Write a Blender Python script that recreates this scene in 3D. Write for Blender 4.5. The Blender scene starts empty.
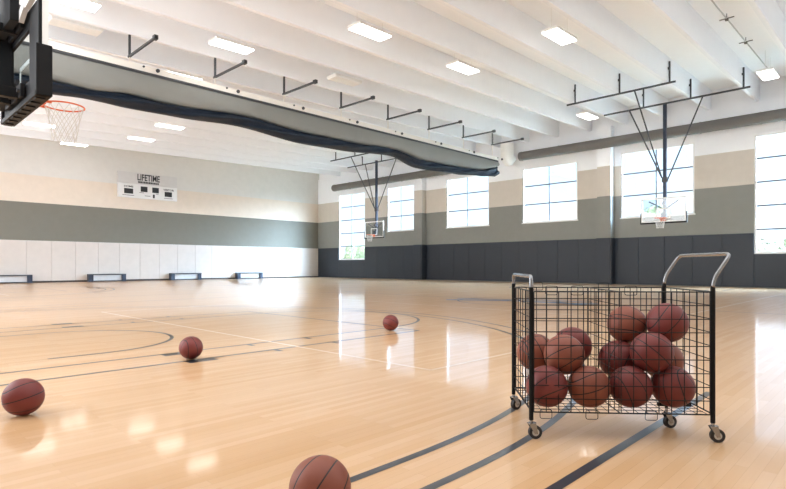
import bpy, bmesh, math, random
from mathutils import Vector, Matrix
D = bpy.data
SC = bpy.context.scene
COL = SC.collection
PI = math.pi
random.seed(7)

# ------------------------------------------------------------------ camera, sky, light, exposure
EYE = 0.965
YAW = 0.7704
FW = Vector((math.cos(YAW), math.sin(YAW), 0))
RT = Vector((math.sin(YAW), -math.cos(YAW), 0))
cam_data = D.cameras.new('camera')
cam = D.objects.new('camera', cam_data)
COL.objects.link(cam)
cam.location = (0, 0, EYE)
cam.rotation_euler = (PI / 2, 0, YAW - PI / 2)
cam_data.sensor_width = 36
cam_data.lens = 537.8 / 786 * 36
cam_data.shift_y = 21.05 / 786
cam_data.clip_end = 500
cam_data.clip_start = 0.05
SC.camera = cam

SKY = 0.98
world = D.worlds.new('sky')
SC.world = world
world.use_nodes = True
wn = world.node_tree.nodes
wl = world.node_tree.links
wn.clear()
w_out = wn.new('ShaderNodeOutputWorld')
w_bg = wn.new('ShaderNodeBackground')
w_tc = wn.new('ShaderNodeTexCoord')
w_sep = wn.new('ShaderNodeSeparateXYZ')
w_ramp = wn.new('ShaderNodeValToRGB')
w_ramp.color_ramp.elements[0].position = 0.0
w_ramp.color_ramp.elements[0].color = (0.50, 0.64, 0.80, 1)
w_ramp.color_ramp.elements[1].position = 0.45
w_ramp.color_ramp.elements[1].color = (0.37, 0.55, 0.77, 1)
wl.new(w_tc.outputs['Generated'], w_sep.inputs[0])
wl.new(w_sep.outputs['Z'], w_ramp.inputs[0])
wl.new(w_ramp.outputs[0], w_bg.inputs['Color'])
# sky glow added low right, outside the frame, to brighten the far wall corner
GLOW_AZ, GLOW_EL, GLOW_POW, GLOW = math.radians(-40), math.radians(28), 14.0, 105.0
w_dot = wn.new('ShaderNodeVectorMath'); w_dot.operation = 'DOT_PRODUCT'
w_dot.inputs[1].default_value = (math.cos(GLOW_EL) * math.cos(GLOW_AZ), math.cos(GLOW_EL) * math.sin(GLOW_AZ), math.sin(GLOW_EL))
w_max = wn.new('ShaderNodeMath'); w_max.operation = 'MAXIMUM'; w_max.inputs[1].default_value = 0.0
w_pow = wn.new('ShaderNodeMath'); w_pow.operation = 'POWER'; w_pow.inputs[1].default_value = GLOW_POW
w_mul = wn.new('ShaderNodeMath'); w_mul.operation = 'MULTIPLY_ADD'; w_mul.inputs[1].default_value = GLOW; w_mul.inputs[2].default_value = SKY
wl.new(w_tc.outputs['Generated'], w_dot.inputs[0])
wl.new(w_dot.outputs['Value'], w_max.inputs[0]); wl.new(w_max.outputs[0], w_pow.inputs[0]); wl.new(w_pow.outputs[0], w_mul.inputs[0])
wl.new(w_mul.outputs[0], w_bg.inputs['Strength'])
wl.new(w_bg.outputs[0], w_out.inputs[0])

sun_data = D.lights.new('sun', 'SUN')
sun_data.energy = 6.0
sun_data.angle = 0.02
sun_data.color = (1.0, 0.96, 0.88)
sun = D.objects.new('sun', sun_data)
COL.objects.link(sun)
sun.rotation_euler = (0, -math.radians(38), math.radians(14))   # high behind the building: lights the trees, enters no window

def area_light(name, loc, rot, sx, sy, power, color=(1, 1, 1)):
    a = D.lights.new(name, 'AREA')
    a.shape = 'RECTANGLE'; a.size = sx; a.size_y = sy; a.energy = power; a.color = color
    o = D.objects.new(name, a); COL.objects.link(o)
    o.location = loc; o.rotation_euler = rot
    return o
area_light('fill_rear', (-2.35, 20.0, 4.3), (0, -PI / 2, 0), 7.0, 30.0, 1040, (0.90, 0.95, 1.0))  # added fill light on the windowless rear wall, lifts walls and mid floor
area_light('fill_near', (16.0, -2.35, 4.3), (PI / 2, 0, 0), 23.0, 7.0, 170, (0.80, 0.91, 1.0))  # weaker fill light added along the unseen side wall, which has no window
area_light('fill_overhead', (FW.x * 3.6 + RT.x * 2.0, FW.y * 3.6 + RT.y * 2.0, 7.1), (0, 0, YAW), 12.0, 13.0, 215, (0.90, 0.96, 1.0))  # soft fill panel added above the camera to light the near floor

vs = SC.view_settings
vs.view_transform = 'Standard'
vs.look = 'None'
vs.gamma = 1
vs.use_curve_mapping = False
vs.exposure = 1.36

# ------------------------------------------------------------------ helpers
def srgb(r, g, b):
    f = lambda c: (c / 255 / 12.92) if c <= 10.3 else ((c / 255 + 0.055) / 1.055) ** 2.4
    return (f(r), f(g), f(b), 1)

class G:
    """small node-graph helper"""
    def __init__(s, name):
        s.m = D.materials.new(name); s.m.use_nodes = True
        s.t = s.m.node_tree; s.n = s.t.nodes; s.n.clear()
        s.out = s.n.new('ShaderNodeOutputMaterial')
        s.p = s.n.new('ShaderNodeBsdfPrincipled')
        s.t.links.new(s.p.outputs[0], s.out.inputs[0])
    def set(s, sock, v):
        if hasattr(v, 'is_output'): s.t.links.new(v, sock)
        else: sock.default_value = v
    def inp(s, name, v): s.set(s.p.inputs[name], v)
    def math(s, op, a, b=0.0, c=0.0):
        n = s.n.new('ShaderNodeMath'); n.operation = op
        s.set(n.inputs[0], a); s.set(n.inputs[1], b); s.set(n.inputs[2], c)
        return n.outputs[0]
    def mix(s, f, a, b):
        n = s.n.new('ShaderNodeMix'); n.data_type = 'RGBA'
        s.set(n.inputs[0], f); s.set(n.inputs[6], a); s.set(n.inputs[7], b)
        return n.outputs[2]
    def coord(s, which='Object', scale=(1, 1, 1)):
        tc = s.n.new('ShaderNodeTexCoord'); mp = s.n.new('ShaderNodeMapping')
        mp.inputs['Scale'].default_value = scale
        s.t.links.new(tc.outputs[which], mp.inputs[0])
        return mp.outputs[0]
    def noise(s, vec, scale, detail=3.0, rough=0.5):
        n = s.n.new('ShaderNodeTexNoise')
        s.set(n.inputs['Vector'], vec); n.inputs['Scale'].default_value = scale
        n.inputs['Detail'].default_value = detail; n.inputs['Roughness'].default_value = rough
        return n.outputs[0]
    def bump(s, h, strength, dist=0.01):
        n = s.n.new('ShaderNodeBump'); n.inputs['Strength'].default_value = strength
        n.inputs['Distance'].default_value = dist
        s.set(n.inputs['Height'], h); s.t.links.new(n.outputs[0], s.p.inputs['Normal'])

def plain(name, col, rough=0.6, metal=0.0, var=0.06, vscale=3.0, coat=0.0, spec=0.5):
    g = G(name)
    n = g.noise(g.coord(), vscale, 3)
    d = tuple(c * (1 - var) for c in col[:3]) + (1,)
    l = tuple(min(1, c * (1 + var)) for c in col[:3]) + (1,)
    g.inp('Base Color', g.mix(n, d, l))
    g.inp('Roughness', rough); g.inp('Metallic', metal); g.inp('Specular IOR Level', spec)
    if coat: g.inp('Coat Weight', coat)
    return g.m

def emit(name, col, strength):
    g = G(name)
    g.inp('Base Color', col); g.inp('Emission Color', col); g.inp('Emission Strength', strength)
    return g.m

def floor_mat():
    g = G('maple_boards')
    v = g.coord('Object')
    b = g.n.new('ShaderNodeTexBrick')
    g.set(b.inputs['Vector'], v)
    b.offset = 0.37; b.offset_frequency = 2; b.squash = 1.0
    b.inputs['Scale'].default_value = 1.0
    b.inputs['Brick Width'].default_value = 1.15
    b.inputs['Row Height'].default_value = 0.057
    b.inputs['Mortar Size'].default_value = 0.0006
    b.inputs['Mortar Smooth'].default_value = 0.3
    b.inputs['Bias'].default_value = 0.0
    b.inputs['Color1'].default_value = FLOOR_A
    b.inputs['Color2'].default_value = FLOOR_B
    b.inputs['Mortar'].default_value = FLOOR_M
    grain = g.noise(g.coord('Object', (1.2, 22, 1)), 3.0, 4, 0.6)
    patch = g.noise(g.coord('Object', (0.5, 6, 1)), 1.3, 2, 0.5)
    c1 = g.mix(g.math('MULTIPLY', grain, 0.45), b.outputs['Color'], FLOOR_G)
    c2 = g.mix(g.math('MULTIPLY', patch, 0.35), c1, FLOOR_P)
    g.inp('Base Color', c2)
    g.inp('Roughness', 0.38)
    g.inp('Specular IOR Level', 0.2)
    g.inp('Coat Weight', 0.65); g.inp('Coat IOR', 1.5); g.inp('Coat Roughness', 0.085)
    return g.m
FLOOR_A = srgb(226, 187, 147)
FLOOR_B = srgb(212, 166, 118)
FLOOR_M = srgb(176, 130, 88)
FLOOR_G = srgb(203, 155, 108)
FLOOR_P = srgb(232, 199, 162)

def ball_mat(name, col, dark):
    g = G(name)
    tc = g.n.new('ShaderNodeTexCoord')
    nrm = g.n.new('ShaderNodeVectorMath'); nrm.operation = 'NORMALIZE'
    g.t.links.new(tc.outputs['Object'], nrm.inputs[0])
    sep = g.n.new('ShaderNodeSeparateXYZ'); g.t.links.new(nrm.outputs[0], sep.inputs[0])
    x, y, z = (g.math('ABSOLUTE', sep.outputs[i]) for i in range(3))
    arc = g.math('ABSOLUTE', g.math('SUBTRACT', x, g.math('MULTIPLY_ADD', g.math('MULTIPLY', z, z), 0.38, 0.52)))
    arc = g.math('MULTIPLY', arc, 0.85)
    d = g.math('MINIMUM', g.math('MINIMUM', x, z), arc)
    seam = g.math('SMOOTHSTEP' if False else 'LESS_THAN', d, 0.023)
    n = g.noise(tc.outputs['Object'], 9, 3)
    base = g.mix(n, dark, col)
    g.inp('Base Color', g.mix(seam, base, (0.012, 0.010, 0.012, 1)))
    g.inp('Roughness', 0.5)
    vor = g.n.new('ShaderNodeTexVoronoi'); g.set(vor.inputs['Vector'], tc.outputs['Object'])
    vor.inputs['Scale'].default_value = 240
    h = g.math('ADD', g.math('MULTIPLY', vor.outputs['Distance'], -0.25), g.math('MINIMUM', g.math('MULTIPLY', d, 25), 1.0))
    g.bump(h, 0.35, 0.003)
    return g.m

def glass_mat(name, tint, gloss=0.07):
    m = D.materials.new(name); m.use_nodes = True
    t = m.node_tree; t.nodes.clear()
    o = t.nodes.new('ShaderNodeOutputMaterial'); mx = t.nodes.new('ShaderNodeMixShader')
    tr = t.nodes.new('ShaderNodeBsdfTransparent'); gl = t.nodes.new('ShaderNodeBsdfGlossy')
    tr.inputs[0].default_value = tint; gl.inputs['Roughness'].default_value = 0.02
    mx.inputs[0].default_value = gloss
    t.links.new(tr.outputs[0], mx.inputs[1]); t.links.new(gl.outputs[0], mx.inputs[2]); t.links.new(mx.outputs[0], o.inputs[0])
    return m

def leaf_mat():
    g = G('tree_leaves')
    n = g.noise(g.coord(), 1.2, 3)
    g.inp('Base Color', g.mix(n, srgb(92, 106, 82), srgb(146, 158, 126)))
    g.inp('Roughness', 0.7)
    return g.m

class MB:
    """collects faces, then links them as one mesh object"""
    def __init__(s): s.v = []; s.f = []; s.m = []; s.s = []
    def add(s, vs, fs, mi=0, smooth=False):
        k = len(s.v); s.v += [tuple(p) for p in vs]
        for f in fs: s.f.append(tuple(i + k for i in f)); s.m.append(mi); s.s.append(smooth)
    def quad(s, a, b, c, d, mi=0): s.add([a, b, c, d], [(0, 1, 2, 3)], mi)
    def box(s, x0, x1, y0, y1, z0, z1, mi=0, xf=None, slope=0.0):
        p = [Vector((x, y, z + slope * x)) for x in (x0, x1) for y in (y0, y1) for z in (z0, z1)]
        if xf: p = [xf @ q for q in p]
        s.add(p, [(0, 1, 3, 2), (4, 6, 7, 5), (0, 4, 5, 1), (2, 3, 7, 6), (0, 2, 6, 4), (1, 5, 7, 3)], mi)
    def tube(s, pts, r, n=8, mi=0, closed=False, caps=True):
        pts = [Vector(p) for p in pts]; N = len(pts)
        rr = r if isinstance(r, (list, tuple)) else [r] * N
        ref = None; vs = []
        for i, p in enumerate(pts):
            a = pts[(i - 1) % N] if (closed or i > 0) else p
            b = pts[(i + 1) % N] if (closed or i < N - 1) else p
            t = (b - a).normalized()
            if ref is None:
                ref = Vector((0, 0, 1)) if abs(t.z) < 0.9 else Vector((1, 0, 0))
            u = (ref - t * ref.dot(t)).normalized(); w = t.cross(u); ref = u
            vs += [p + (u * math.cos(2 * PI * k / n) + w * math.sin(2 * PI * k / n)) * rr[i] for k in range(n)]
        fs = []
        for i in range(N if closed else N - 1):
            j = (i + 1) % N
            fs += [(i * n + k, i * n + (k + 1) % n, j * n + (k + 1) % n, j * n + k) for k in range(n)]
        s.add(vs, fs, mi, True)
        if caps and not closed:
            s.add(vs[:n], [tuple(range(n))[::-1]], mi); s.add(vs[-n:], [tuple(range(n))], mi)
    def bar(s, a, b, w, h=None, mi=0):
        a = Vector(a); b = Vector(b); h = h or w
        t = (b - a).normalized(); ref = Vector((0, 0, 1)) if abs(t.z) < 0.9 else Vector((1, 0, 0))
        u = t.cross(ref).normalized(); v = u.cross(t)
        c = [(-1, -1), (1, -1), (1, 1), (-1, 1)]
        vs = [p + u * (i * w / 2) + v * (j * h / 2) for p in (a, b) for i, j in c]
        s.add(vs, [(3, 2, 1, 0), (4, 5, 6, 7), (0, 1, 5, 4), (1, 2, 6, 5), (2, 3, 7, 6), (3, 0, 4, 7)], mi)
    def disc(s, c, ax, r, h, n=20, mi=0):
        c = Vector(c); ax = Vector(ax).normalized()
        s.tube([c - ax * h / 2, c + ax * h / 2], r, n, mi)
    def build(s, name, mats, parent=None, bevel=0.0):
        me = D.meshes.new(name); me.from_pydata(s.v, [], s.f)
        for m in (mats if isinstance(mats, (list, tuple)) else [mats]): me.materials.append(m)
        me.polygons.foreach_set('material_index', s.m)
        me.polygons.foreach_set('use_smooth', s.s)
        me.update()
        bm = bmesh.new(); bm.from_mesh(me)
        bmesh.ops.recalc_face_normals(bm, faces=bm.faces)
        bm.to_mesh(me); bm.free()
        o = D.objects.new(name, me); COL.objects.link(o)
        if parent: o.parent = parent
        if bevel:
            md = o.modifiers.new('bevel', 'BEVEL'); md.width = bevel; md.segments = 2; md.limit_method = 'ANGLE'
        return o

def tag(o, label, cat=None, group=None, kind=None):
    if label: o['label'] = label
    if cat: o['category'] = cat
    if group: o['group'] = group
    if kind: o['kind'] = kind
    return o

def empty(name, loc, label, cat, rz=0.0, group=None):
    o = D.objects.new(name, None); COL.objects.link(o)
    o.empty_display_size = 0.1
    o.location = loc; o.rotation_euler = (0, 0, rz)
    return tag(o, label, cat, group)

def copy_tree(o, parent=None):
    c = o.copy(); COL.objects.link(c)
    if parent: c.parent = parent
    for ch in list(o.children): copy_tree(ch, c)
    return c

def struct(o, label=None):
    o['kind'] = 'structure'
    if label: o['label'] = label
    return o

def text(s, name, size, loc, mat, parent=None, rot=(PI / 2, 0, 0), width=None, extr=0.004, bold=0.02):
    c = D.curves.new(name, 'FONT'); c.body = s; c.size = size; c.align_x = 'CENTER'; c.align_y = 'CENTER'; c.extrude = extr
    c.offset = size * bold
    c.materials.append(mat)
    o = D.objects.new(name, c); COL.objects.link(o); o.location = loc; o.rotation_euler = rot
    if width:
        bpy.context.view_layer.update()
        o.scale.x = width / max(o.dimensions.x, 1e-4)
    if parent: o.parent = parent
    return o

def arc_pts(cx, cy, r, a0, a1, n):
    return [(cx + r * math.cos(a0 + (a1 - a0) * i / n), cy + r * math.sin(a0 + (a1 - a0) * i / n)) for i in range(n + 1)]

# ------------------------------------------------------------------ materials
M = {}
M['floor'] = floor_mat()
M['line_dark'] = plain('court_paint_dark', srgb(50, 54, 62), 0.3, coat=0.6)
M['line_white'] = plain('court_paint_white', srgb(236, 208, 176), 0.3, coat=0.6)
M['logo_blue'] = plain('court_paint_blue', srgb(92, 124, 158), 0.3, coat=0.6)
M['white_pad'] = plain('white_wall_padding', srgb(200, 189, 179), 0.55)
M['dark_pad'] = plain('navy_wall_padding', srgb(33, 40, 50), 0.5)
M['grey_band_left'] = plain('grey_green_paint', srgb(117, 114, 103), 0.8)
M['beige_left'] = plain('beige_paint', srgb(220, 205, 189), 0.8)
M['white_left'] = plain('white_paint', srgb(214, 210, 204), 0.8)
M['grey_band'] = plain('warm_grey_paint', srgb(136, 136, 131), 0.8)
M['beige'] = plain('tan_paint', srgb(206, 197, 186), 0.8)
M['white'] = plain('ceiling_white', srgb(244, 245, 248), 0.75, var=0.02)
M['deck'] = plain('deck_white', srgb(252, 252, 253), 0.75, var=0.02)
M['black'] = plain('black_metal', srgb(20, 20, 22), 0.6, spec=0.2)
M['steel'] = plain('dark_grey_steel', srgb(66, 68, 72), 0.45, 0.3)
M['mast'] = plain('navy_steel', srgb(44, 54, 72), 0.4, 0.3)
M['chrome'] = plain('polished_chrome', srgb(150, 152, 156), 0.2, 1.0)
M['wire'] = plain('black_wire', srgb(22, 22, 24), 0.5, spec=0.3)
M['rubber'] = plain('caster_rubber', srgb(40, 38, 40), 0.55)
M['hub'] = plain('caster_hub', srgb(205, 200, 192), 0.4)
M['orange'] = plain('rim_orange', srgb(222, 100, 48), 0.4)
M['net'] = plain('net_cord', srgb(214, 210, 204), 0.8)
M['frame_white'] = plain('window_frame_white', srgb(238, 238, 236), 0.5)
M['mullion'] = plain('mullion_grey', srgb(112, 118, 126), 0.6)
M['pane'] = glass_mat('window_glass', (0.97, 0.985, 0.99, 1), 0.05)
M['board_glass'] = glass_mat('backboard_glass', (0.91, 0.94, 0.945, 1), 0.10)
M['board_white'] = plain('backboard_border', srgb(240, 240, 238), 0.4)
M['duct'] = plain('fabric_duct', srgb(110, 107, 103), 0.85)
M['duct_white'] = plain('white_duct', srgb(238, 235, 230), 0.6)
M['mesh_grey'] = plain('curtain_mesh', srgb(134, 135, 131), 0.85, vscale=1.2)
M['navy'] = plain('curtain_vinyl', srgb(17, 31, 47), 0.6, spec=0.3, vscale=1.0)
M['rail'] = plain('rail_white', srgb(232, 228, 220), 0.5)
M['sb_head'] = plain('scoreboard_header', srgb(206, 202, 199), 0.5)
M['sb_body'] = plain('scoreboard_panel', srgb(226, 224, 222), 0.5)
M['sb_black'] = plain('scoreboard_black', srgb(30, 30, 32), 0.4)
M['bench_top'] = plain('bench_top', srgb(58, 60, 64), 0.4)
M['bench_leg'] = plain('bench_leg', srgb(38, 48, 66), 0.5)
M['bench_panel'] = plain('bench_panel', srgb(196, 194, 192), 0.6)
M['lamp'] = emit('lamp_diffuser', (1.0, 0.97, 0.94, 1), 4.0)
M['lamp_off'] = plain('lamp_diffuser_off', srgb(244, 242, 238), 0.5)
M['lamp_body'] = plain('lamp_housing', srgb(232, 230, 226), 0.5)
M['leaf'] = leaf_mat()
M['bark'] = plain('bark', srgb(104, 88, 72), 0.9)
M['lawn'] = plain('lawn', srgb(168, 172, 158), 0.9, var=0.15, vscale=0.4)
M['pipe_grey'] = plain('pipe_grey', srgb(190, 190, 188), 0.5)
M['base'] = plain('base_trim', srgb(58, 48, 46), 0.6)

# ------------------------------------------------------------------ building shell
XW, YL = 27.65, 35.47          # window wall, scoreboard wall
XB, YN = -2.5, -2.5            # unseen walls behind the camera
SLOPE, SOFFIT, DECK = 0.024, 7.40, 8.30
mb = MB(); mb.box(XB - .3, XW + .3, YN - .3, YL + .3, -0.2, 0)
floor = struct(mb.build('floor', M['floor']), 'glossy pale maple gym floor with black and white court lines')

Z1, Z2, Z3 = 2.37, 4.50, 6.03   # padding top, grey top, beige top
# left wall with the scoreboard
mb = MB()
mb.box(XB, XW + .3, YL, YL + .3, 0, Z2, 0); mb.box(XB, XW + .3, YL, YL + .3, Z2, Z3, 1); mb.box(XB, XW + .3, YL, YL + .3, Z3, 9.3, 2)
wall_left = struct(mb.build('wall_left', [M['grey_band_left'], M['beige_left'], M['white_left']]), 'white, beige and grey banded wall behind the benches')
mb = MB(); x = XB
while x < XW - .1:
    x2 = min(x + 1.22, XW); mb.box(x + .004, x2 - .004, YL - .05, YL, 0.10, Z1); x = x2
struct(mb.build('trim_1', M['white_pad'], bevel=0.008), 'white upholstered padding along the scoreboard wall')
mb = MB(); mb.box(XB, XW, YL - .055, YL, 0, .10)
struct(mb.build('baseboard_left', M['base']), 'dark base strip under the white wall padding')

# window wall
WINS = [(29.78, 32.81, 1.43, 6.55, 5), (24.72, 27.39, 3.41, 6.60, 3), (18.66, 21.96, 3.41, 6.60, 3),
        (13.01, 16.35, 3.41, 6.58, 3), (7.34, 10.71, 3.36, 6.68, 3), (1.50, 5.00, 1.50, 6.62, 5)]
LEDGE = SOFFIT + SLOPE * XW
ys = sorted({YN, YL} | {w[0] for w in WINS} | {w[1] for w in WINS})
zs = sorted({0, Z1, Z2, Z3, LEDGE} | {w[2] for w in WINS} | {w[3] for w in WINS})
mb = MB()
for a, b in zip(ys, ys[1:]):
    for c, d in zip(zs, zs[1:]):
        ym, zm = (a + b) / 2, (c + d) / 2
        if any(w[0] < ym < w[1] and w[2] < zm < w[3] for w in WINS): continue
        mb.box(XW, XW + .12, a, b, c, d, 0 if zm < Z2 else 1 if zm < Z3 else 2)
mb.box(XW + .10, XW + .4, YN, YL, LEDGE - .02, 9.4, 2)
PIL = [(23.72, 24.42), (11.05, 11.75)]
for a, b in PIL:
    mb.box(27.2, XW, a, b, 0, Z2, 0); mb.box(27.2, XW, a, b, Z2, Z3, 1); mb.box(27.2, XW, a, b, Z3, LEDGE, 2)
wall_right = struct(mb.build('wall_right', [M['grey_band'], M['beige'], M['white']]), 'window wall painted white, tan and warm grey')
mb = MB()
def pad(y0, y1, z1, xf=XW):
    n = max(1, round((y1 - y0) / 1.22)); s = (y1 - y0) / n
    for i in range(n): mb.box(xf - .05, xf, y0 + i * s + .004, y0 + (i + 1) * s - .004, .03, z1)
segs = [(YN, 1.5, Z1), (1.5, 5.0, 1.46), (5.0, 11.05, Z1), (11.75, 23.72, Z1), (24.42, 29.78, Z1), (29.78, 32.81, 1.40), (32.81, YL - .05, Z1)]
for a, b, z in segs: pad(a, b, z)
for a, b in PIL:
    pad(a, b, Z1, 27.2)
    mb.box(27.2, XW, a - .05, a, .03, Z1); mb.box(27.2, XW, b, b + .05, .03, Z1)
struct(mb.build('trim_2', M['dark_pad'], bevel=0.008), 'dark navy padding along the window wall')

# unseen walls that close the hall behind the camera
mb = MB(); mb.box(XB - .3, XB, YN, YL, 0, 9.3)
struct(mb.build('wall_back', M['white_left']))
mb = MB(); mb.box(XB, XW + .3, YN - .3, YN, 0, 9.3)
struct(mb.build('wall_near', M['white_left']))

# windows
for i, (y0, y1, z0, z1, rows) in enumerate(WINS):
    mb = MB(); t = .075
    for a, b, c, d in ((y0, y0 + t, z0, z1), (y1 - t, y1, z0, z1), (y0 + t, y1 - t, z0, z0 + t), (y0 + t, y1 - t, z1 - t, z1)):
        mb.box(XW + .03, XW + .10, a, b, c, d)
    mb.box(XW - .03, XW + .05, y0 - .04, y1 + .04, z0 - .03, z0 + .02)
    w = struct(mb.build('window_%d' % (i + 1), M['frame_white']),
               ['tall window in the far corner, five panes high', 'window right of the corner window, before the pilaster', 'window above the curtain end',
                'window between the curtain end and the white pilaster', 'window behind the nearer hanging hoop', 'tall window at the right edge'][i])
    mb = MB()
    mb.box(XW + .04, XW + .08, (y0 + y1) / 2 - .032, (y0 + y1) / 2 + .032, z0 + t, z1 - t)
    for k in range(1, rows):
        z = z0 + (z1 - z0) * k / rows
        mb.box(XW + .038, XW + .082, y0 + t, y1 - t, z - .032, z + .032)
    struct(mb.build('mullion', M['mullion'], w))
    mb = MB(); mb.box(XW + .056, XW + .064, y0 + t, y1 - t, z0 + t, z1 - t)
    struct(mb.build('pane', M['pane'], w))

# sloping deck and its deep stems
mb = MB(); mb.box(XB - .3, XW + .5, YN - .3, YL + .3, DECK, DECK + .25, slope=SLOPE)
ceiling = struct(mb.build('ceiling', M['deck']), 'white concrete roof deck between deep stems')
STEMS = [3.04 + 1.86 * k for k in range(-2, 17)]
def prism_stem(y):
    mb = MB()
    def zz(x, z): return z + SLOPE * x
    x0, x1 = XB, XW + .28
    a, b = .065, .10          # half widths at the bottom and at the top
    sec = [(y - a, SOFFIT), (y + a, SOFFIT), (y + b, DECK), (y - b, DECK)]
    vs = [(x, yy, zz(x, z)) for x in (x0, x1) for yy, z in sec]
    mb.add(vs, [(3, 2, 1, 0), (4, 5, 6, 7), (0, 1, 5, 4), (1, 2, 6, 5), (2, 3, 7, 6), (3, 0, 4, 7)])
    return mb
for y in STEMS:
    struct(prism_stem(y).build('ceiling_beam', M['white']))

# ------------------------------------------------------------------ court markings
def lines(name, mat, z):
    mb = MB(); L = {}
    def seg(x0, y0, x1, y1, w):
        a = Vector((x0, y0, z)); b = Vector((x1, y1, z)); n = (b - a).normalized().cross(Vector((0, 0, 1))) * w / 2
        mb.quad(a - n, b - n, b + n, a + n)
    def poly(pts, w, closed=False):
        P = [Vector((p[0], p[1], z)) for p in pts]; N = len(P)
        vs = []
        for i, p in enumerate(P):
            t = (P[min(i + 1, N - 1)] - P[max(i - 1, 0)]).normalized(); n = t.cross(Vector((0, 0, 1))) * w / 2
            vs += [p - n, p + n]
        mb.add(vs, [(2 * i, 2 * i + 2, 2 * i + 3, 2 * i + 1) for i in range(N - 1)])
    return mb, seg, poly
CY, HX = 7.66, 12.97
RIMX, RIMZ = 1.98, 2.96
mb, seg, poly = lines('court_lines', None, 0.0012)
W = .05
def half_court(cy, sgn):
    fx = lambda x: HX + sgn * (x - HX)
    def pa(cx, r, a0, a1, w, n=64): poly([(fx(px), py) for px, py in arc_pts(cx, cy, r, a0, a1, n)], w)
    base = 0.42
    for o in (2.38, 1.80):
        for s in (-1, 1): seg(fx(base), cy + s * o, fx(5.99), cy + s * o, W)
    seg(fx(5.99), cy - 2.38, fx(5.99), cy + 2.38, W)
    pa(5.99, 1.78, -PI / 2, PI / 2, W)
    for r in (5.84, 6.15):
        for s in (-1, 1): seg(fx(base), cy + s * r, fx(RIMX), cy + s * r, W)
        pa(RIMX, r, -PI / 2, PI / 2, W, 96)
    pa(RIMX, 1.24, -PI / 2, PI / 2, W)
    for s in (-1, 1):
        seg(fx(RIMX), cy + s * 1.24, fx(1.5), cy + s * 1.24, W)
        for o in (1.80, 2.38):
            seg(fx(2.42), cy + s * (o + .06), fx(2.72), cy + s * (o + .06), .17)
            for d in (3.45, 4.3): seg(fx(d), cy + s * (o + .06), fx(d + .06), cy + s * (o + .06), .17)
        seg(fx(base), cy + s * 6.54, fx(4.62), cy + s * 6.54, .055)
    seg(fx(base), cy - 7.39, fx(base), cy + 7.39, W)
for cy in (CY, 25.35):
    for s in (1, -1): half_court(cy, s)
    for s in (-1, 1): seg(.42, cy + s * 7.39, 25.52, cy + s * 7.39, W)
    seg(HX, cy - 7.39, HX, cy + 7.39, W)
    poly(arc_pts(HX, cy, 1.75, 0, 2 * PI, 64), W)
struct(mb.build('court_lines', M['line_dark'], floor))
mb, seg, poly = lines('volleyball_lines', None, 0.0020)
for cy in (CY, 25.35):
    for y in (cy - 4.46, cy + 4.46): seg(3.80, y, 22.1, y, .036)
    for x in (3.80, 10.0, 16.0, 22.1): seg(x, cy - 4.46, x, cy + 4.46, .036)
struct(mb.build('volleyball_lines', M['line_white'], floor))
mb, seg, poly = lines('center_logo', None, 0.0028)
poly([(11.95, 9.5), (12.3, 8.9), (12.75, 8.2), (12.9, 7.5), (12.9, 6.9), (13.0, 6.2), (13.3, 5.7)], .34)
poly([(12.6, 9.6), (13.0, 8.8), (13.5, 8.0), (13.7, 7.0), (13.7, 6.2)], .22)
poly([(13.3, 6.9), (12.9, 6.4), (12.7, 5.8)], .30)
struct(mb.build('center_logo', M['logo_blue'], floor))

# ------------------------------------------------------------------ basketballs
R_BALL = 0.118
bm = bmesh.new(); bmesh.ops.create_icosphere(bm, subdivisions=4, radius=R_BALL)
for f in bm.faces: f.smooth = True
ball_mats = [ball_mat('basketball_rust', srgb(160, 80, 62), srgb(128, 58, 50)),
             ball_mat('basketball_maroon', srgb(132, 55, 50), srgb(104, 42, 40)),
             ball_mat('basketball_brown', srgb(152, 84, 62), srgb(122, 64, 50))]
ball_mesh = []
for m in ball_mats:
    me = D.meshes.new('basketball'); bm.to_mesh(me); me.materials.append(m); ball_mesh.append(me)
bm.free()
def ball(loc, mi, rot, label, group):
    """rot = (angle of the main seam as seen, tilt left or right, tilt up or down)"""
    o = D.objects.new('basketball', ball_mesh[mi]); COL.objects.link(o)
    o.location = loc
    zc = (Vector((0, 0, EYE)) - Vector(loc)).normalized()
    side = Vector((0, 0, 1)).cross(zc).normalized(); up = zc.cross(side)
    xa = side * math.cos(rot[0]) + up * math.sin(rot[0])
    m = Matrix((xa, zc.cross(xa), zc)).transposed()
    m = m @ Matrix.Rotation(rot[1], 3, 'Y') @ Matrix.Rotation(rot[2], 3, 'X')
    o.rotation_euler = m.to_euler()
    return tag(o, label, 'basketball', group)
def camp(lat, dep, z): return FW * dep + RT * lat + Vector((0, 0, z))
LOOSE = 'basketballs lying loose on the court'
ball((1.28, 1.63, R_BALL), 2, (2.52, 0.05, 0.1), 'nearest loose basketball, cut off by the bottom edge of the picture', LOOSE)
ball((0.83, 4.13, R_BALL), 1, (1.82, -0.12, 0.25), 'loose basketball at the far left, in front of the lane line', LOOSE)
ball((2.53, 5.36, R_BALL), 1, (0.3, 0.5, 0.6), 'loose basketball sitting on the dark lane block mark', LOOSE)
ball((5.70, 5.58, R_BALL), 1, (1.2, 0.4, 0.3), 'smallest and farthest loose basketball, before the free throw line', LOOSE)

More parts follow.
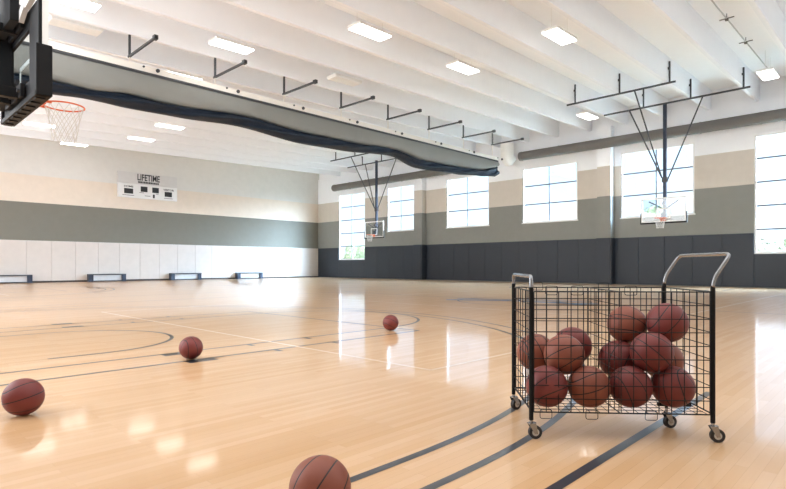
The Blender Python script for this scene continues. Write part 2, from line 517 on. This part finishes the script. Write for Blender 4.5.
# ------------------------------------------------------------------ ball cart
CL, CD = 1.278, 3.27
cart = empty('ball_cart', camp(CL, CD, 0), 'black wire mesh ball cart on casters, full of basketballs, with chrome handles', 'ball cart', YAW - PI / 2 - 0.06)
HWD, HDP = .490, .300            # half width, half depth
ZB, ZT = .150, .820
def wire_panel(mb, o, u, v, nu, nv, r=.0027):
    o, u, v = Vector(o), Vector(u), Vector(v)
    for i in range(nu + 1): mb.tube([o + u * (i / nu), o + u * (i / nu) + v], r, 5)
    off = u.cross(v).normalized() * r * 1.6
    for j in range(nv + 1): mb.tube([o + v * (j / nv) + off, o + v * (j / nv) + u + off], r * (1.5 if j in (0, nv) else 1), 5)
def clip_loop(mb, x, y, z, w, h):
    pts = []
    for cx, cz, a in ((w / 2 - .01, -h, -PI / 2), (w / 2 - .01, 0, 0), (-w / 2 + .01, 0, PI / 2), (-w / 2 + .01, -h, PI)):
        for k in range(4): pts.append((x + cx + .01 * math.cos(a + k * PI / 6), y, z + cz + .01 * math.sin(a + k * PI / 6)))
    mb.tube(pts, .0019, 5, closed=True)
W2, H = 2 * HWD - .03, ZT - ZB
mb = MB(); wire_panel(mb, (-HWD + .015, -HDP, ZB), (W2, 0, 0), (0, 0, H), 14, 9)
for x in (-.41, -.16, .16): clip_loop(mb, x, -HDP - .006, ZB + .005, .065, .03)
for x in (-.38, -.24, .05): clip_loop(mb, x, -HDP - .006, ZT + .022, .065, .03)
mb.build('front_mesh', M['wire'], cart)
mb = MB(); wire_panel(mb, (-HWD + .015, HDP, ZB), (W2, 0, 0), (0, 0, H), 14, 9)
for x in (-.33, .1): clip_loop(mb, x, HDP, ZT + .022, .065, .03)
mb.build('back_mesh', M['wire'], cart)
for s in (-1, 1):
    mb = MB(); wire_panel(mb, (s * HWD, -HDP + .015, ZB), (0, 2 * HDP - .03, 0), (0, 0, H), 7, 9)
    mb.build('end_mesh', M['wire'], cart)
mb = MB(); wire_panel(mb, (-.008, -HDP + .01, ZB), (0, 2 * HDP - .02, 0), (0, 0, H), 8, 9, .0020)
mb.build('divider_mesh', M['wire'], cart)
mb = MB(); wire_panel(mb, (-HWD + .015, -HDP + .01, ZB - .006), (W2, 0, 0), (0, 2 * HDP - .02, 0), 18, 9, .0018)
mb.build('floor_mesh', M['wire'], cart)
PR = .0125
for sx in (-1, 1):
    for sy in (-1, 1):
        mb = MB(); mb.tube([(sx * HWD, sy * HDP, .105), (sx * HWD, sy * HDP, .845)], PR, 12)
        mb.build('post', M['black'], cart)
def bend(pts, r, n=5):
    out = [Vector(pts[0])]
    for i in range(1, len(pts) - 1):
        p0, p1, p2 = map(Vector, (pts[i - 1], pts[i], pts[i + 1]))
        a = p1 + (p0 - p1).normalized() * r; b = p1 + (p2 - p1).normalized() * r
        for k in range(n + 1):
            t = k / n; out.append(a * (1 - t) ** 2 + p1 * 2 * t * (1 - t) + b * t * t)
    out.append(Vector(pts[-1])); return out
mb = MB(); mb.tube(bend([(-HWD, -HDP, .84), (-HWD, -HDP, .905), (-HWD, HDP, .905), (-HWD, HDP, .84)], .035), .0105, 12)
tag(mb.build('handle', M['chrome'], cart), 'low chrome end bar')
mb = MB(); mb.tube(bend([(HWD, -HDP, .84), (HWD, -HDP, .885), (HWD + .095, -HDP, 1.03), (HWD + .095, HDP, 1.03), (HWD, HDP, .885), (HWD, HDP, .84)], .045), .0100, 12)
tag(mb.build('handle', M['chrome'], cart), 'raised chrome push handle')
def caster(x, y, rot):
    xf = Matrix.Translation((x, y, 0)) @ Matrix.Rotation(rot, 4, 'Z')
    T = lambda *p: xf @ Vector(p)
    mb = MB()
    mb.tube([T(0, 0, .085), T(0, 0, .125)], .009, 10)
    mb.disc(T(.006, 0, .086), (0, 0, 1), .022, .008)
    for s in (-1, 1):
        a, b, c, d = T(-.018, s * .017, .086), T(.022, s * .017, .086), T(.034, s * .017, .03), T(.014, s * .017, .03)
        e = (T(0, s * .003, 0) - T(0, 0, 0))
        mb.add([a, b, c, d, a + e, b + e, c + e, d + e], [(0, 1, 2, 3), (7, 6, 5, 4), (0, 4, 5, 1), (1, 5, 6, 2), (2, 6, 7, 3), (3, 7, 4, 0)])
    f = mb.build('caster', M['chrome'], cart)
    mb = MB()
    c = T(.022, 0, .037)
    ax = (T(0, 1, 0) - T(0, 0, 0))
    mb.disc(c, ax, .037, .024, 24)
    mb.disc(c, ax, .020, .028, 18, 1)
    mb.build('wheel', [M['rubber'], M['hub']], f)
caster(-HWD, -HDP, 0.15); caster(-HWD, HDP, 0.6); caster(HWD, -HDP, -0.1)
mb = MB(); mb.bar((HWD, -.05, .14), (.30, -.05, .14), .02, .02); mb.tube([(.352, -.05, .12), (.352, -.05, .142)], .01, 8)
mb.build('caster_crossbar', M['black'], cart)
caster(.352, -.05, 0.2)
INC = 'basketballs piled in the wire cart'
for lat, dep, z, mi, rot, lab in [
    (.886, 3.10, .270, 1, (2.2, .35, .5), 'basketball in the bottom front row at the left end of the cart'),
    (1.129, 3.10, .268, 2, (1.9, -.3, .35), 'basketball second from left in the bottom front row of the cart'),
    (1.368, 3.10, .268, 1, (.7, .5, .6), 'basketball third from left in the bottom front row of the cart'),
    (1.612, 3.10, .268, 1, (.1, -.4, .5), 'basketball in the bottom front row at the push handle end'),
    (1.018, 3.20, .436, 2, (2.0, .25, -.45), 'pale brown basketball resting on the two left front balls'),
    (.905, 3.41, .415, 2, (.4, .3, .7), 'basketball leaning in the back left corner of the cart'),
    (1.145, 3.43, .455, 1, (1.1, -.5, .4), 'upper basketball on the left half of the cart, half hidden behind another'),
    (1.392, 3.32, .385, 1, (2.8, .4, .2), 'shaded basketball behind the front row, just right of the divider'),
    (1.500, 3.12, .463, 1, (.9, .15, .55), 'large basketball in the middle of the right hand pile'),
    (1.655, 3.30, .384, 2, (.2, .6, .3), 'basketball mostly hidden behind the right hand pile by the end mesh'),
    (1.470, 3.38, .595, 2, (1.3, .45, -.5), 'top left basketball of the right hand pile, beside the divider'),
    (1.646, 3.23, .622, 1, (2.4, -.35, .45), 'topmost basketball of the right hand pile, under the push handle')]:
    ball(camp(lat, dep, z), mi, rot, lab, INC)

# ------------------------------------------------------------------ hoops
def net_mesh(mb, c, r0, r1, h, r=.004, n=12):
    c = Vector(c); rows = 5
    def P(i, j):
        t = j / rows; rad = r0 + (r1 - r0) * (t ** .7); a = 2 * PI * (i + .5 * (j % 2)) / n
        return c + Vector((math.cos(a) * rad, math.sin(a) * rad, -h * t))
    for j in range(rows):
        for i in range(n):
            mb.tube([P(i, j), P(i + (0 if j % 2 == 0 else 1), j + 1)], r, 4, caps=False)
            mb.tube([P(i, j), P(i - (1 if j % 2 == 0 else 0), j + 1)], r, 4, caps=False)
def rim_parts(root, bx, sgn, netr=.005):
    """rim in front of a backboard whose front face is at bx; sgn = direction the hoop faces"""
    mb = MB(); cx = bx + sgn * (.15 + .22)
    mb.tube([(x, y, RIMZ) for x, y in arc_pts(cx, 0, .222, 0, 2 * PI, 40)[:-1]], .010, 8, closed=True)
    for s in (-1, 1):
        mb.bar((bx, s * .09, RIMZ - .01), (cx - sgn * .17, s * .145, RIMZ - .012), .018, .03)
    mb.box(min(bx, bx + sgn * .02), max(bx, bx + sgn * .02), -.11, .11, RIMZ - .12, RIMZ + .03)
    mb.bar((bx + sgn * .01, 0, RIMZ - .09), (bx + sgn * .16, 0, RIMZ - .015), .12, .012)
    rim = mb.build('rim', M['orange'], root)
    mb = MB(); net_mesh(mb, (cx, 0, RIMZ - .012), .215, .13, .42, netr)
    mb.build('net', M['net'], root)
def far_hoop(cy, label, b1, b2):
    root = empty('basketball_hoop', (24.35, cy, 0), label, 'basketball hoop', 0, 'hoops hanging before the window wall')
    hw, z0, z1 = .89, 2.80, 3.85
    mb = MB(); mb.box(-.01, .01, -hw, hw, z0, z1)
    board = mb.build('backboard', M['board_glass'], root)
    mb = MB()
    for a, b, c, d in ((-hw, -hw + .06, z0, z1), (hw - .06, hw, z0, z1), (-hw + .06, hw - .06, z0, z0 + .06), (-hw + .06, hw - .06, z1 - .06, z1)):
        mb.box(-.022, .022, a, b, c, d)
    mb.build('border', M['board_white'], board)
    mb = MB(); t = .05
    for a, b, c, d in ((-.29, -.29 + t, RIMZ, RIMZ + .44), (.29 - t, .29, RIMZ, RIMZ + .44), (-.29 + t, .29 - t, RIMZ + .44 - t, RIMZ + .44), (-.29 + t, .29 - t, RIMZ, RIMZ + t)):
        mb.box(-.016, -.0105, a, b, c, d)
    mb.build('target_square', M['board_white'], board)
    mb = MB()
    mb.box(-.035, .035, -hw - .03, hw + .03, z0 - .05, z0 + .015)
    for s in (-1, 1): mb.box(-.035, .035, min(s * hw, s * (hw + .035)), max(s * hw, s * (hw + .035)), z0 - .05, z0 + .42)
    mb.build('padding', M['black'], board)
    rim_parts(root, -.022, -1, .006)
    mb = MB(); mb.box(.15, .28, -.065, .065, 3.05, 7.86); mb.build('mast', M['mast'], root, bevel=.01)
    mb = MB(); mb.bar((.02, 0, 3.1), (.2, 0, 3.1), .2, .25); mb.bar((.02, 0, 3.6), (.2, 0, 3.6), .12, .12)
    for s in (-1, 1): mb.bar((.05, s * .6, 3.72), (.2, 0, 3.35), .05)
    mb.build('board_bracket', M['mast'], root)
    zb = 7.84
    x1, a1, e1 = b1; x2, a2, e2 = b2
    for x, a, e in (b1, b2):
        mb = MB(); mb.tube([(x, a, zb), (x, e, zb)], .04, 8); mb.build('ceiling_bar', M['steel'], root)
    for x, a, e in (b1, b2):
        for st in STEMS:
            y = st - cy
            if min(a, e) < y < max(a, e):
                mb = MB(); mb.tube([(x, y - .14, zb), (x, y - .14, zb + .80)], .035, 8)
                mb.bar((x, y - .14, zb + .55), (x, y - .06, zb + .55), .05, .08)
                mb.build('hanger', M['steel'], root)
    for p, q in (((x1, 0.12 + .12, zb), (.14, .1, 4.72)), ((x2 - .02, 1.42, zb), (.16, .12, 4.75)), ((x2 - .02, -1.5, zb), (.16, -.10, 4.55))):
        mb = MB(); mb.tube([p, q], .03, 8); mb.build('brace', M['steel'], root)
    mb = MB(); mb.box(.13, .30, -.10, .10, 4.52, 4.74); mb.build('brace_collar', M['steel'], root)
    return root
far_hoop(7.66, 'ceiling-hung glass basketball hoop right of centre, in front of the fifth window', (-2.6, 3.05, -1.25), (.05, 2.55, -3.12))
far_hoop(25.35, 'smaller, more distant ceiling-hung glass hoop near the tall corner window', (-1.8, 2.25, -2.2), (.55, 3.25, -2.55))

# near hoop, seen from behind at the top left
root = empty('basketball_hoop', (1.5, CY, 0), 'near basketball hoop at the top left edge, seen from behind its black framed board', 'basketball hoop')
hw, z0, z1 = .875, 2.84, 3.86
mb = MB()
mb.box(0, .035, -hw, -.47, z0, z1); mb.box(0, .035, .47, hw, z0, z1)
mb.box(0, .035, -.47, .47, z0, 3.06); mb.box(0, .035, -.47, .47, 3.64, z1)
mb.build('back_frame', M['black'], root, bevel=.008)
mb = MB(); mb.box(.045, .057, -hw + .02, hw - .02, z0 + .02, z1 - .02)
board = mb.build('backboard', M['board_glass'], root)
mb = MB()
for a, b, c, d in ((-hw, -hw + .06, z0, z1), (hw - .06, hw, z0, z1), (-hw + .06, hw - .06, z0, z0 + .06), (-hw + .06, hw - .06, z1 - .06, z1)):
    mb.box(.035, .095, a, b, c, d)
mb.build('border', M['board_white'], board)
mb = MB(); t = .05
for a, b, c, d in ((-.29, -.29 + t, RIMZ, RIMZ + .44), (.29 - t, .29, RIMZ, RIMZ + .44), (-.29 + t, .29 - t, RIMZ + .44 - t, RIMZ + .44)):
    mb.box(.058, .064, a, b, c, d)
mb.build('target_square', M['board_white'], board)
mb = MB()
mb.box(-.03, .125, -hw - .03, hw + .03, z0 - .035, z0 + .02)
for s in (-1, 1): mb.box(-.03, .125, min(s * (hw - .03), s * (hw + .035)), max(s * (hw - .03), s * (hw + .035)), z0 - .035, 3.36)
for k in range(8): mb.box(-.01, .09, -hw + .08 + k * .22, -hw + .2 + k * .22, z0 - .05, z0 - .035)
mb.build('padding', M['black'], root, bevel=.012)
rim_parts(root, .10, 1, .0035)
mb = MB(); mb.box(-.42, -.27, -.075, .075, 2.9, 7.30); mb.build('mast', M['black'], root, bevel=.01)
mb = MB()
mb.box(-.27, -.02, -.22, -.12, 2.90, 3.02); mb.box(-.27, -.02, .12, .22, 2.90, 3.02)
mb.box(-.06, -.01, -.34, .46, 2.90, 3.05); mb.box(-.14, -.01, .34, .78, 2.95, 3.80)
mb.box(-.05, -.01, -.3, .47, 3.70, 3.80)
mb.bar((-.3, .1, 3.05), (-.05, .62, 3.2), .07); mb.bar((-.3, .1, 3.74), (-.05, .62, 3.7), .07)
mb.bar((-.3, 0, 3.74), (-.02, 0, 3.74), .10)
mb.box(-.17, -.08, -.40, .66, 3.72, 4.30)
mb.build('board_bracket', M['black'], root, bevel=.006)
for y, z in ((-.30, 2.97), (-.10, 2.97), (.10, 2.97), (.30, 2.97), (.42, 3.10), (.60, 3.10), (.42, 3.40), (.60, 3.40), (.42, 3.70)):
    mb = MB(); mb.disc((-.15 if z > 3 else -.07, y, z), (1, 0, 0), .022, .03, 10)
    mb.build('bolt', M['steel'], root)
mb = MB(); mb.bar((-.06, -.36, 3.76), (-.05, -.60, 3.90), .05, .10); mb.bar((-.05, -.58, 3.86), (-.02, -.80, 3.96), .05, .12)
tag(mb.build('height_adjuster', M['bench_panel'], root), 'pale grey steel bracket')
for y in (.20, .06):
    mb = MB(); mb.tube([(-.19, y, 3.74), (-.19, y, 3.92)], .012, 8); mb.build('adjuster_rod', M['chrome'], root)
for s in (-1, 1):
    mb = MB(); mb.tube([(-.34, 0, 4.6), (-.34, s * 1.9, 7.36)], .03, 8); mb.build('brace', M['steel'], root)
mb = MB(); mb.tube([(-.34, -2.6, 7.36), (-.34, 2.6, 7.36)], .045, 8); mb.build('ceiling_bar', M['steel'], root)

# ------------------------------------------------------------------ divider curtain
YC = 16.06
cur = empty('divider_curtain', (0, YC, 0), 'rolled-up grey mesh and navy gym divider curtain hung under the ceiling', 'divider curtain')
X0, X1 = -1.2, 24.55
def lerp_tab(tab, x):
    if x <= tab[0][0]: return tab[0][1]
    for (a, u), (b, v) in zip(tab, tab[1:]):
        if x <= b:
            t = (x - a) / (b - a); t = t * t * (3 - 2 * t); return u + (v - u) * t
    return tab[-1][1]
NT = [(-1.2, 5.8), (1.2, 5.72), (3.8, 5.77), (4.75, 5.73), (5.8, 5.86), (7.24, 5.82), (9.26, 5.97), (11.9, 5.86), (13.6, 5.86), (16.7, 5.97), (18.3, 5.76), (21.3, 5.82), (23.0, 5.9), (24.0, 6.12), (24.6, 6.3)]
NB = [(-1.2, 5.5), (1.2, 5.44), (3.8, 5.46), (4.75, 5.53), (5.8, 5.49), (7.24, 5.52), (9.26, 5.62), (11.9, 5.46), (13.6, 5.5), (16.7, 5.7), (18.3, 5.39), (21.3, 5.47), (23.2, 5.62), (24.6, 5.74)]
def sheet(mb, prof, nx):
    vs = []; k = 0
    for i in range(nx + 1):
        x = X0 + (X1 - X0) * i / nx; p = prof(x); k = len(p)
        vs += [(x, y, z) for y, z in p]
    mb.add(vs, [(i * k + j, (i + 1) * k + j, (i + 1) * k + j + 1, i * k + j + 1) for i in range(nx) for j in range(k - 1)], 0, True)
def wob(x, a=1.0): return .02 * a * math.sin(x * 3.1) + .012 * a * math.sin(x * 7.7 + 1) + .012 * a * math.sin(x * 1.3)
def meshprof(x):
    zt = 6.50; zn = lerp_tab(NT, x); out = []
    for j in range(7):
        t = j / 6; out.append((-.08 - .10 * math.sin(PI * t * .7) + wob(x, t), zt + (zn - zt) * t))
    for j in range(7):
        t = j / 6; out.append((.42 + .06 * math.sin(PI * t) + wob(x + 5, 1 - t), zn + (zt - zn) * t))
    return out
mb = MB(); sheet(mb, meshprof, 150); mb.build('mesh_fabric', M['mesh_grey'], cur)
def navyprof(x):
    zt = lerp_tab(NT, x); zb = lerp_tab(NB, x); h = zt - zb; out = []
    for j in range(13):
        a = PI * .5 + PI * j / 12
        out.append((.14 + .32 * math.cos(a) * (1 + .3 * math.sin(x * 2.3 + j)) * .9 + wob(x, .8), (zt + zb) / 2 + h / 2 * math.sin(a) * 1.0 + (.012 * math.sin(x * 9 + j * 2) if 2 < j < 10 else 0)))
    for j in range(1, 8):
        a = -PI * .5 + PI * j / 8
        out.append((.14 + .32 * math.cos(a), (zt + zb) / 2 + h / 2 * math.sin(a)))
    return out
mb = MB(); sheet(mb, navyprof, 220); mb.build('vinyl_fold', M['navy'], cur)
mb = MB(); mb.box(X0, X1 - .1, -.10, .10, 6.56, 6.74); mb.build('rail', M['rail'], cur)
mb = MB(); mb.box(X0, X1 - .05, -.12, .45, 6.49, 6.56); mb.build('fabric_clamp', M['steel'], cur)
HX_ = [0.55, 3.16, 5.77, 8.38, 11.0, 13.64, 16.24, 18.93, 21.55, 24.1]
for x in HX_:
    zb = 6.81 + SLOPE * x - .02
    mb = MB(); mb.bar((x, 0, zb - .03), (x, 0, SOFFIT + SLOPE * x + .005), .055, .055); mb.build('hanger', M['steel'], cur)
    mb = MB(); mb.bar((x, 0, 6.7), (x, 0, zb), .03); mb.build('drop_rod', M['rail'], cur)
    if x < 4: continue
    mb = MB(); mb.bar((x, .08, zb), (x, -1.86, zb), .05, .06); mb.box(x - .05, x + .05, -1.86, -1.72, zb - .05, zb + .06)
    mb.build('outrigger', M['steel'], cur)
    mb = MB(); mb.disc((x + .35, -.11, 6.70), (0, 1, 0), .03, .04, 10); mb.build('pulley', M['steel'], cur)
    mb = MB(); mb.disc((x + .75, -.115, 6.68), (0, 1, 0), .055, .05, 12)
    mb.build('pulley', M['steel'], cur)

# ------------------------------------------------------------------ ducts
def duct(y0, y1, z, label):
    mb = MB(); r = .25
    pts = [(27.12, y0, z)] + [(27.12, y0 - (y0 - y1) * i / 12, z) for i in range(1, 12)] + [(27.12, y1, z)]
    mb.tube(pts, r, 20)
    o = mb.build('air_duct', M['duct'])
    tag(o, label, 'air duct', 'fabric air ducts along the window wall')
    for i in range(9):
        y = y0 - .12 - (y0 - y1 - .24) * i / 8
        mb = MB(); mb.tube([(27.12 + .256 * math.cos(a), y, z + .256 * math.sin(a)) for a in [2 * PI * k / 20 for k in range(20)]], .012, 6, closed=True)
        mb.build('hanger_ring', M['duct'], o)
duct(16.2, -2.3, 7.19, 'long grey round duct above the windows at right')
duct(32.82, 18.2, 7.05, 'grey round duct running from the far corner to behind the curtain')
mb = MB()
mb.tube(bend([(26.95, 16.95, 8.02), (26.95, 16.95, 7.22), (27.25, 16.95, 7.05)], .15), .37, 24)
tag(mb.build('duct_drop', M['duct_white']), 'fat white vertical duct drop at the window end of the curtain', 'air duct')

# ------------------------------------------------------------------ ceiling lights
def make_light(on):
    root = empty('ceiling_light', (0, 0, 0), '', None)
    mb = MB(); mb.box(-.64, .64, -.26, .26, .03, .11); mb.box(-.5, .5, -.10, .10, .11, .16)
    mb.build('housing', M['lamp_body'], root, bevel=.01)
    mb = MB(); mb.box(-.62, .62, -.24, .24, 0, .03); mb.build('diffuser', M['lamp'] if on else M['lamp_off'], root)
    for s in (-1, 1):
        mb = MB(); mb.tube([(s * .5, 0, .15), (s * .5, 0, .80)], .006, 5); mb.build('hanger_wire', M['lamp_body'], root)
    return root
protos = {True: make_light(True), False: make_light(False)}
used = set()
LIGHTS = [(23.95, 3.90, 1, 'small ceiling light by the window wall at the end of the sprinkler pipe'),
    (15.0, 7.62, 1, 'ceiling light left of the nearer hoop frame, in the bay above the cart'),
    (10.7, 11.30, 1, 'bright ceiling light at top centre, nearest in its bay'),
    (15.1, 11.25, 1, 'ceiling light at top centre, second in its bay from the near side'),
    (24.75, 11.15, 1, 'ceiling light by the window wall, left end of the nearer hoop frame'),
    (4.0, 15.05, 1, 'bright ceiling light beside the near board, at the top left corner'),
    (8.35, 14.95, 1, 'bright ceiling light just above the second curtain hanger'),
    (12.96, 15.05, 0, 'dim ceiling light just above the curtain, by the fourth hanger'),
    (4.55, 16.65, 0, 'unlit ceiling light just above the curtain rail at the left'),
    (8.5, 18.65, 1, 'ceiling light glimpsed along the curtain rail behind it'),
    (11.1, 22.4, 1, 'ceiling light hidden behind the hanging curtain'),
    (11.2, 25.95, 1, 'ceiling light under the curtain, rightmost of those near the scoreboard wall'),
    (11.23, 29.6, 1, 'ceiling light above the scoreboard, second row from the scoreboard wall'),
    (6.6, 29.6, 1, 'ceiling light below the near hoop rim, by the board corner'),
    (9.05, 33.3, 1, 'ceiling light closest to the scoreboard wall, below the net')]
for x, y, on, lab in LIGHTS:
    on = bool(on)
    o = protos[on] if on not in used else copy_tree(protos[on])
    used.add(on)
    o.location = (x, y, SOFFIT + SLOPE * x + .02); o.rotation_euler = (0, -math.atan(SLOPE), 0)
    tag(o, lab, 'ceiling light', 'rectangular ceiling lights')

# sprinkler pipe in the right-hand bay
mb = MB(); zf = lambda x: 8.10 + SLOPE * x
mb.tube([(12.5, 4.15, zf(12.5)), (26.0, 4.15, zf(26.0))], .022, 8)
pipe = mb.build('sprinkler_pipe', M['pipe_grey']); tag(pipe, 'thin pale sprinkler pipe running between two beams at upper right', 'sprinkler pipe')
for x in (16.2, 19.0, 21.6):
    mb = MB(); mb.bar((x, 4.15, zf(x)), (x, 4.15, zf(x) + .15), .02); mb.bar((x, 3.95, zf(x)), (x, 4.35, zf(x)), .025); mb.disc((x, 4.15, zf(x) - .03), (0, 0, 1), .05, .07, 10)
    mb.build('sprinkler_head', M['duct'], pipe)

# ------------------------------------------------------------------ scoreboard
sb = empty('scoreboard', (13.86, YL - .005, 0), 'white electronic scoreboard high on the banded wall, lettered LIFETIME', 'scoreboard')
mb = MB(); mb.box(-1.86, 1.86, -.16, 0, 5.24, 6.12); mb.build('score_panel', M['sb_body'], sb, bevel=.012)
mb = MB(); mb.box(-1.86, 1.86, -.14, 0, 6.14, 6.84); mb.build('header', M['sb_head'], sb, bevel=.012)
text('LIFETIME', 'lettering', .56, (0, -.145, 6.55), M['sb_black'], sb, width=1.40, bold=.022)
mb = MB(); random.seed(3); x = -.66
while x < .64:
    w = random.choice((.05, .07, .09)); mb.box(x, x + w, -.148, -.14, 6.20, 6.32); x += w + .022
mb.build('small_lettering', M['sb_black'], sb)
for x0, x1, z0, z1 in ((-1.50, -.96, 5.48, 5.80), (-.50, -.08, 5.66, 6.00), (.22, .64, 5.66, 6.00), (1.02, 1.50, 5.48, 5.80), (.26, .38, 5.32, 5.55)):
    mb = MB(); mb.box(x0, x1, -.166, -.158, z0, z1); mb.build('display', M['sb_black'], sb)
text('HOME', 'home_lettering', .16, (-1.23, -.164, 5.92), M['sb_black'], sb, width=.55)
text('VISITOR', 'visitor_lettering', .16, (1.28, -.164, 5.92), M['sb_black'], sb, width=.7)
mb = MB()
for x0, x1, z in ((-1.6, -.9, 5.36), (-.58, -.3, 5.58), (-.25, .1, 5.40), (.45, .62, 5.58), (.98, 1.55, 5.36)):
    mb.box(x0, x1, -.164, -.158, z, z + .035)
mb.build('caption_strip', M['duct'], sb)

# ------------------------------------------------------------------ benches
b0 = empty('bench', (0, 0, 0), '', None)
mb = MB(); mb.box(-1.04, 1.04, -.42, 0, .40, .46); mb.build('seat', M['bench_top'], b0, bevel=.01)
for s in (-1, 1):
    mb = MB(); mb.box(s * .92 - .12, s * .92 + .12, -.40, -.02, 0, .40); mb.build('leg', M['bench_leg'], b0, bevel=.008)
mb = MB(); mb.box(-.80, .80, -.30, -.27, .07, .40); mb.build('front_panel', M['bench_panel'], b0)
mb = MB(); mb.box(-.80, .80, -.34, -.06, .02, .07); mb.build('bottom_rail', M['bench_top'], b0)
for i, (x, lab) in enumerate([(6.42, 'low bench against the white padding, cut off by the left edge'),
        (11.34, 'second low bench from the left, below the scoreboard'),
        (16.24, 'third low bench from the left against the white padding'),
        (21.06, 'low bench nearest the window corner')]):
    o = b0 if i == 0 else copy_tree(b0)
    o.location = (x, YL - .06, 0); tag(o, lab, 'bench', 'low benches along the white padded wall')

# ------------------------------------------------------------------ outdoors
mb = MB(); mb.box(XW + .4, 140, -60, 140, -.6, -.3)
struct(mb.build('ground', M['lawn']), 'pale grass outside the windows')
def tree(name, x, y, h, wdt, seed, label, group):
    rnd = random.Random(seed)
    root = empty(name, (x, y, -.3), label, 'tree', rnd.random() * 6, group)
    mb = MB(); mb.tube([(0, 0, 0), (.05, .03, h * .35), (.02, .1, h * .75)], [.16, .12, .05], 8)
    mb.build('trunk', M['bark'], root)
    mb = MB(); blobs = []
    for k in range(12):
        a = rnd.random() * 2 * PI; q = rnd.random() ** .5 * wdt * .33; z = h * (.32 + .5 * rnd.random())
        blobs.append((Vector((q * math.cos(a), q * math.sin(a), z)), wdt * (.20 + .12 * rnd.random())))
    for c, r in blobs:
        r = min(r, h - c.z)
        for k in range(420):
            d = Vector((rnd.gauss(0, 1), rnd.gauss(0, 1), rnd.gauss(0, .8))).normalized()
            p = c + d * r * (.72 + .28 * rnd.random()); u = d.orthogonal().normalized(); v = d.cross(u)
            a = rnd.random() * PI; s = .12 + .12 * rnd.random()
            uu = (u * math.cos(a) + v * math.sin(a)) * s; vv = (v * math.cos(a) - u * math.sin(a)) * s * .7 + d * s * .3 * rnd.uniform(-1, 1)
            mb.add([p - uu, p - vv, p + uu, p + vv], [(0, 1, 2, 3)])
    mb.build('crown', M['leaf'], root)
for i, (x, y, h, w, lab) in enumerate([(45, 14.4, 6.6, 3.6, 'tallest tree, behind the nearer hoop board in the fifth window'),
        (55, 19.2, 6.9, 3.4, 'tree top at the lower left of the fifth window'),
        (54, 15.4, 6.5, 3.4, 'tree top at the lower right of the fifth window')]):
    tree('tree', x, y, h, w, 20 + i, lab, 'trees beyond the windows')
for i, (x, y) in enumerate([(40, 2.2), (46, 5.6), (41, 7.4), (47, 9.6)]):
    tree('tree', x, y, 3.3 + .25 * (i % 2), 3.6, 40 + i, 'low pale green tree outside the tall window at the right edge', 'low trees outside the right window')
for i, (x, y) in enumerate([(47, 50.5), (50, 55.6), (50, 60.2)]):
    tree('tree', x, y, 3.9 + .3 * (i % 2), 4.4, 60 + i, 'low pale green tree outside the tall corner window', 'low trees outside the corner window')
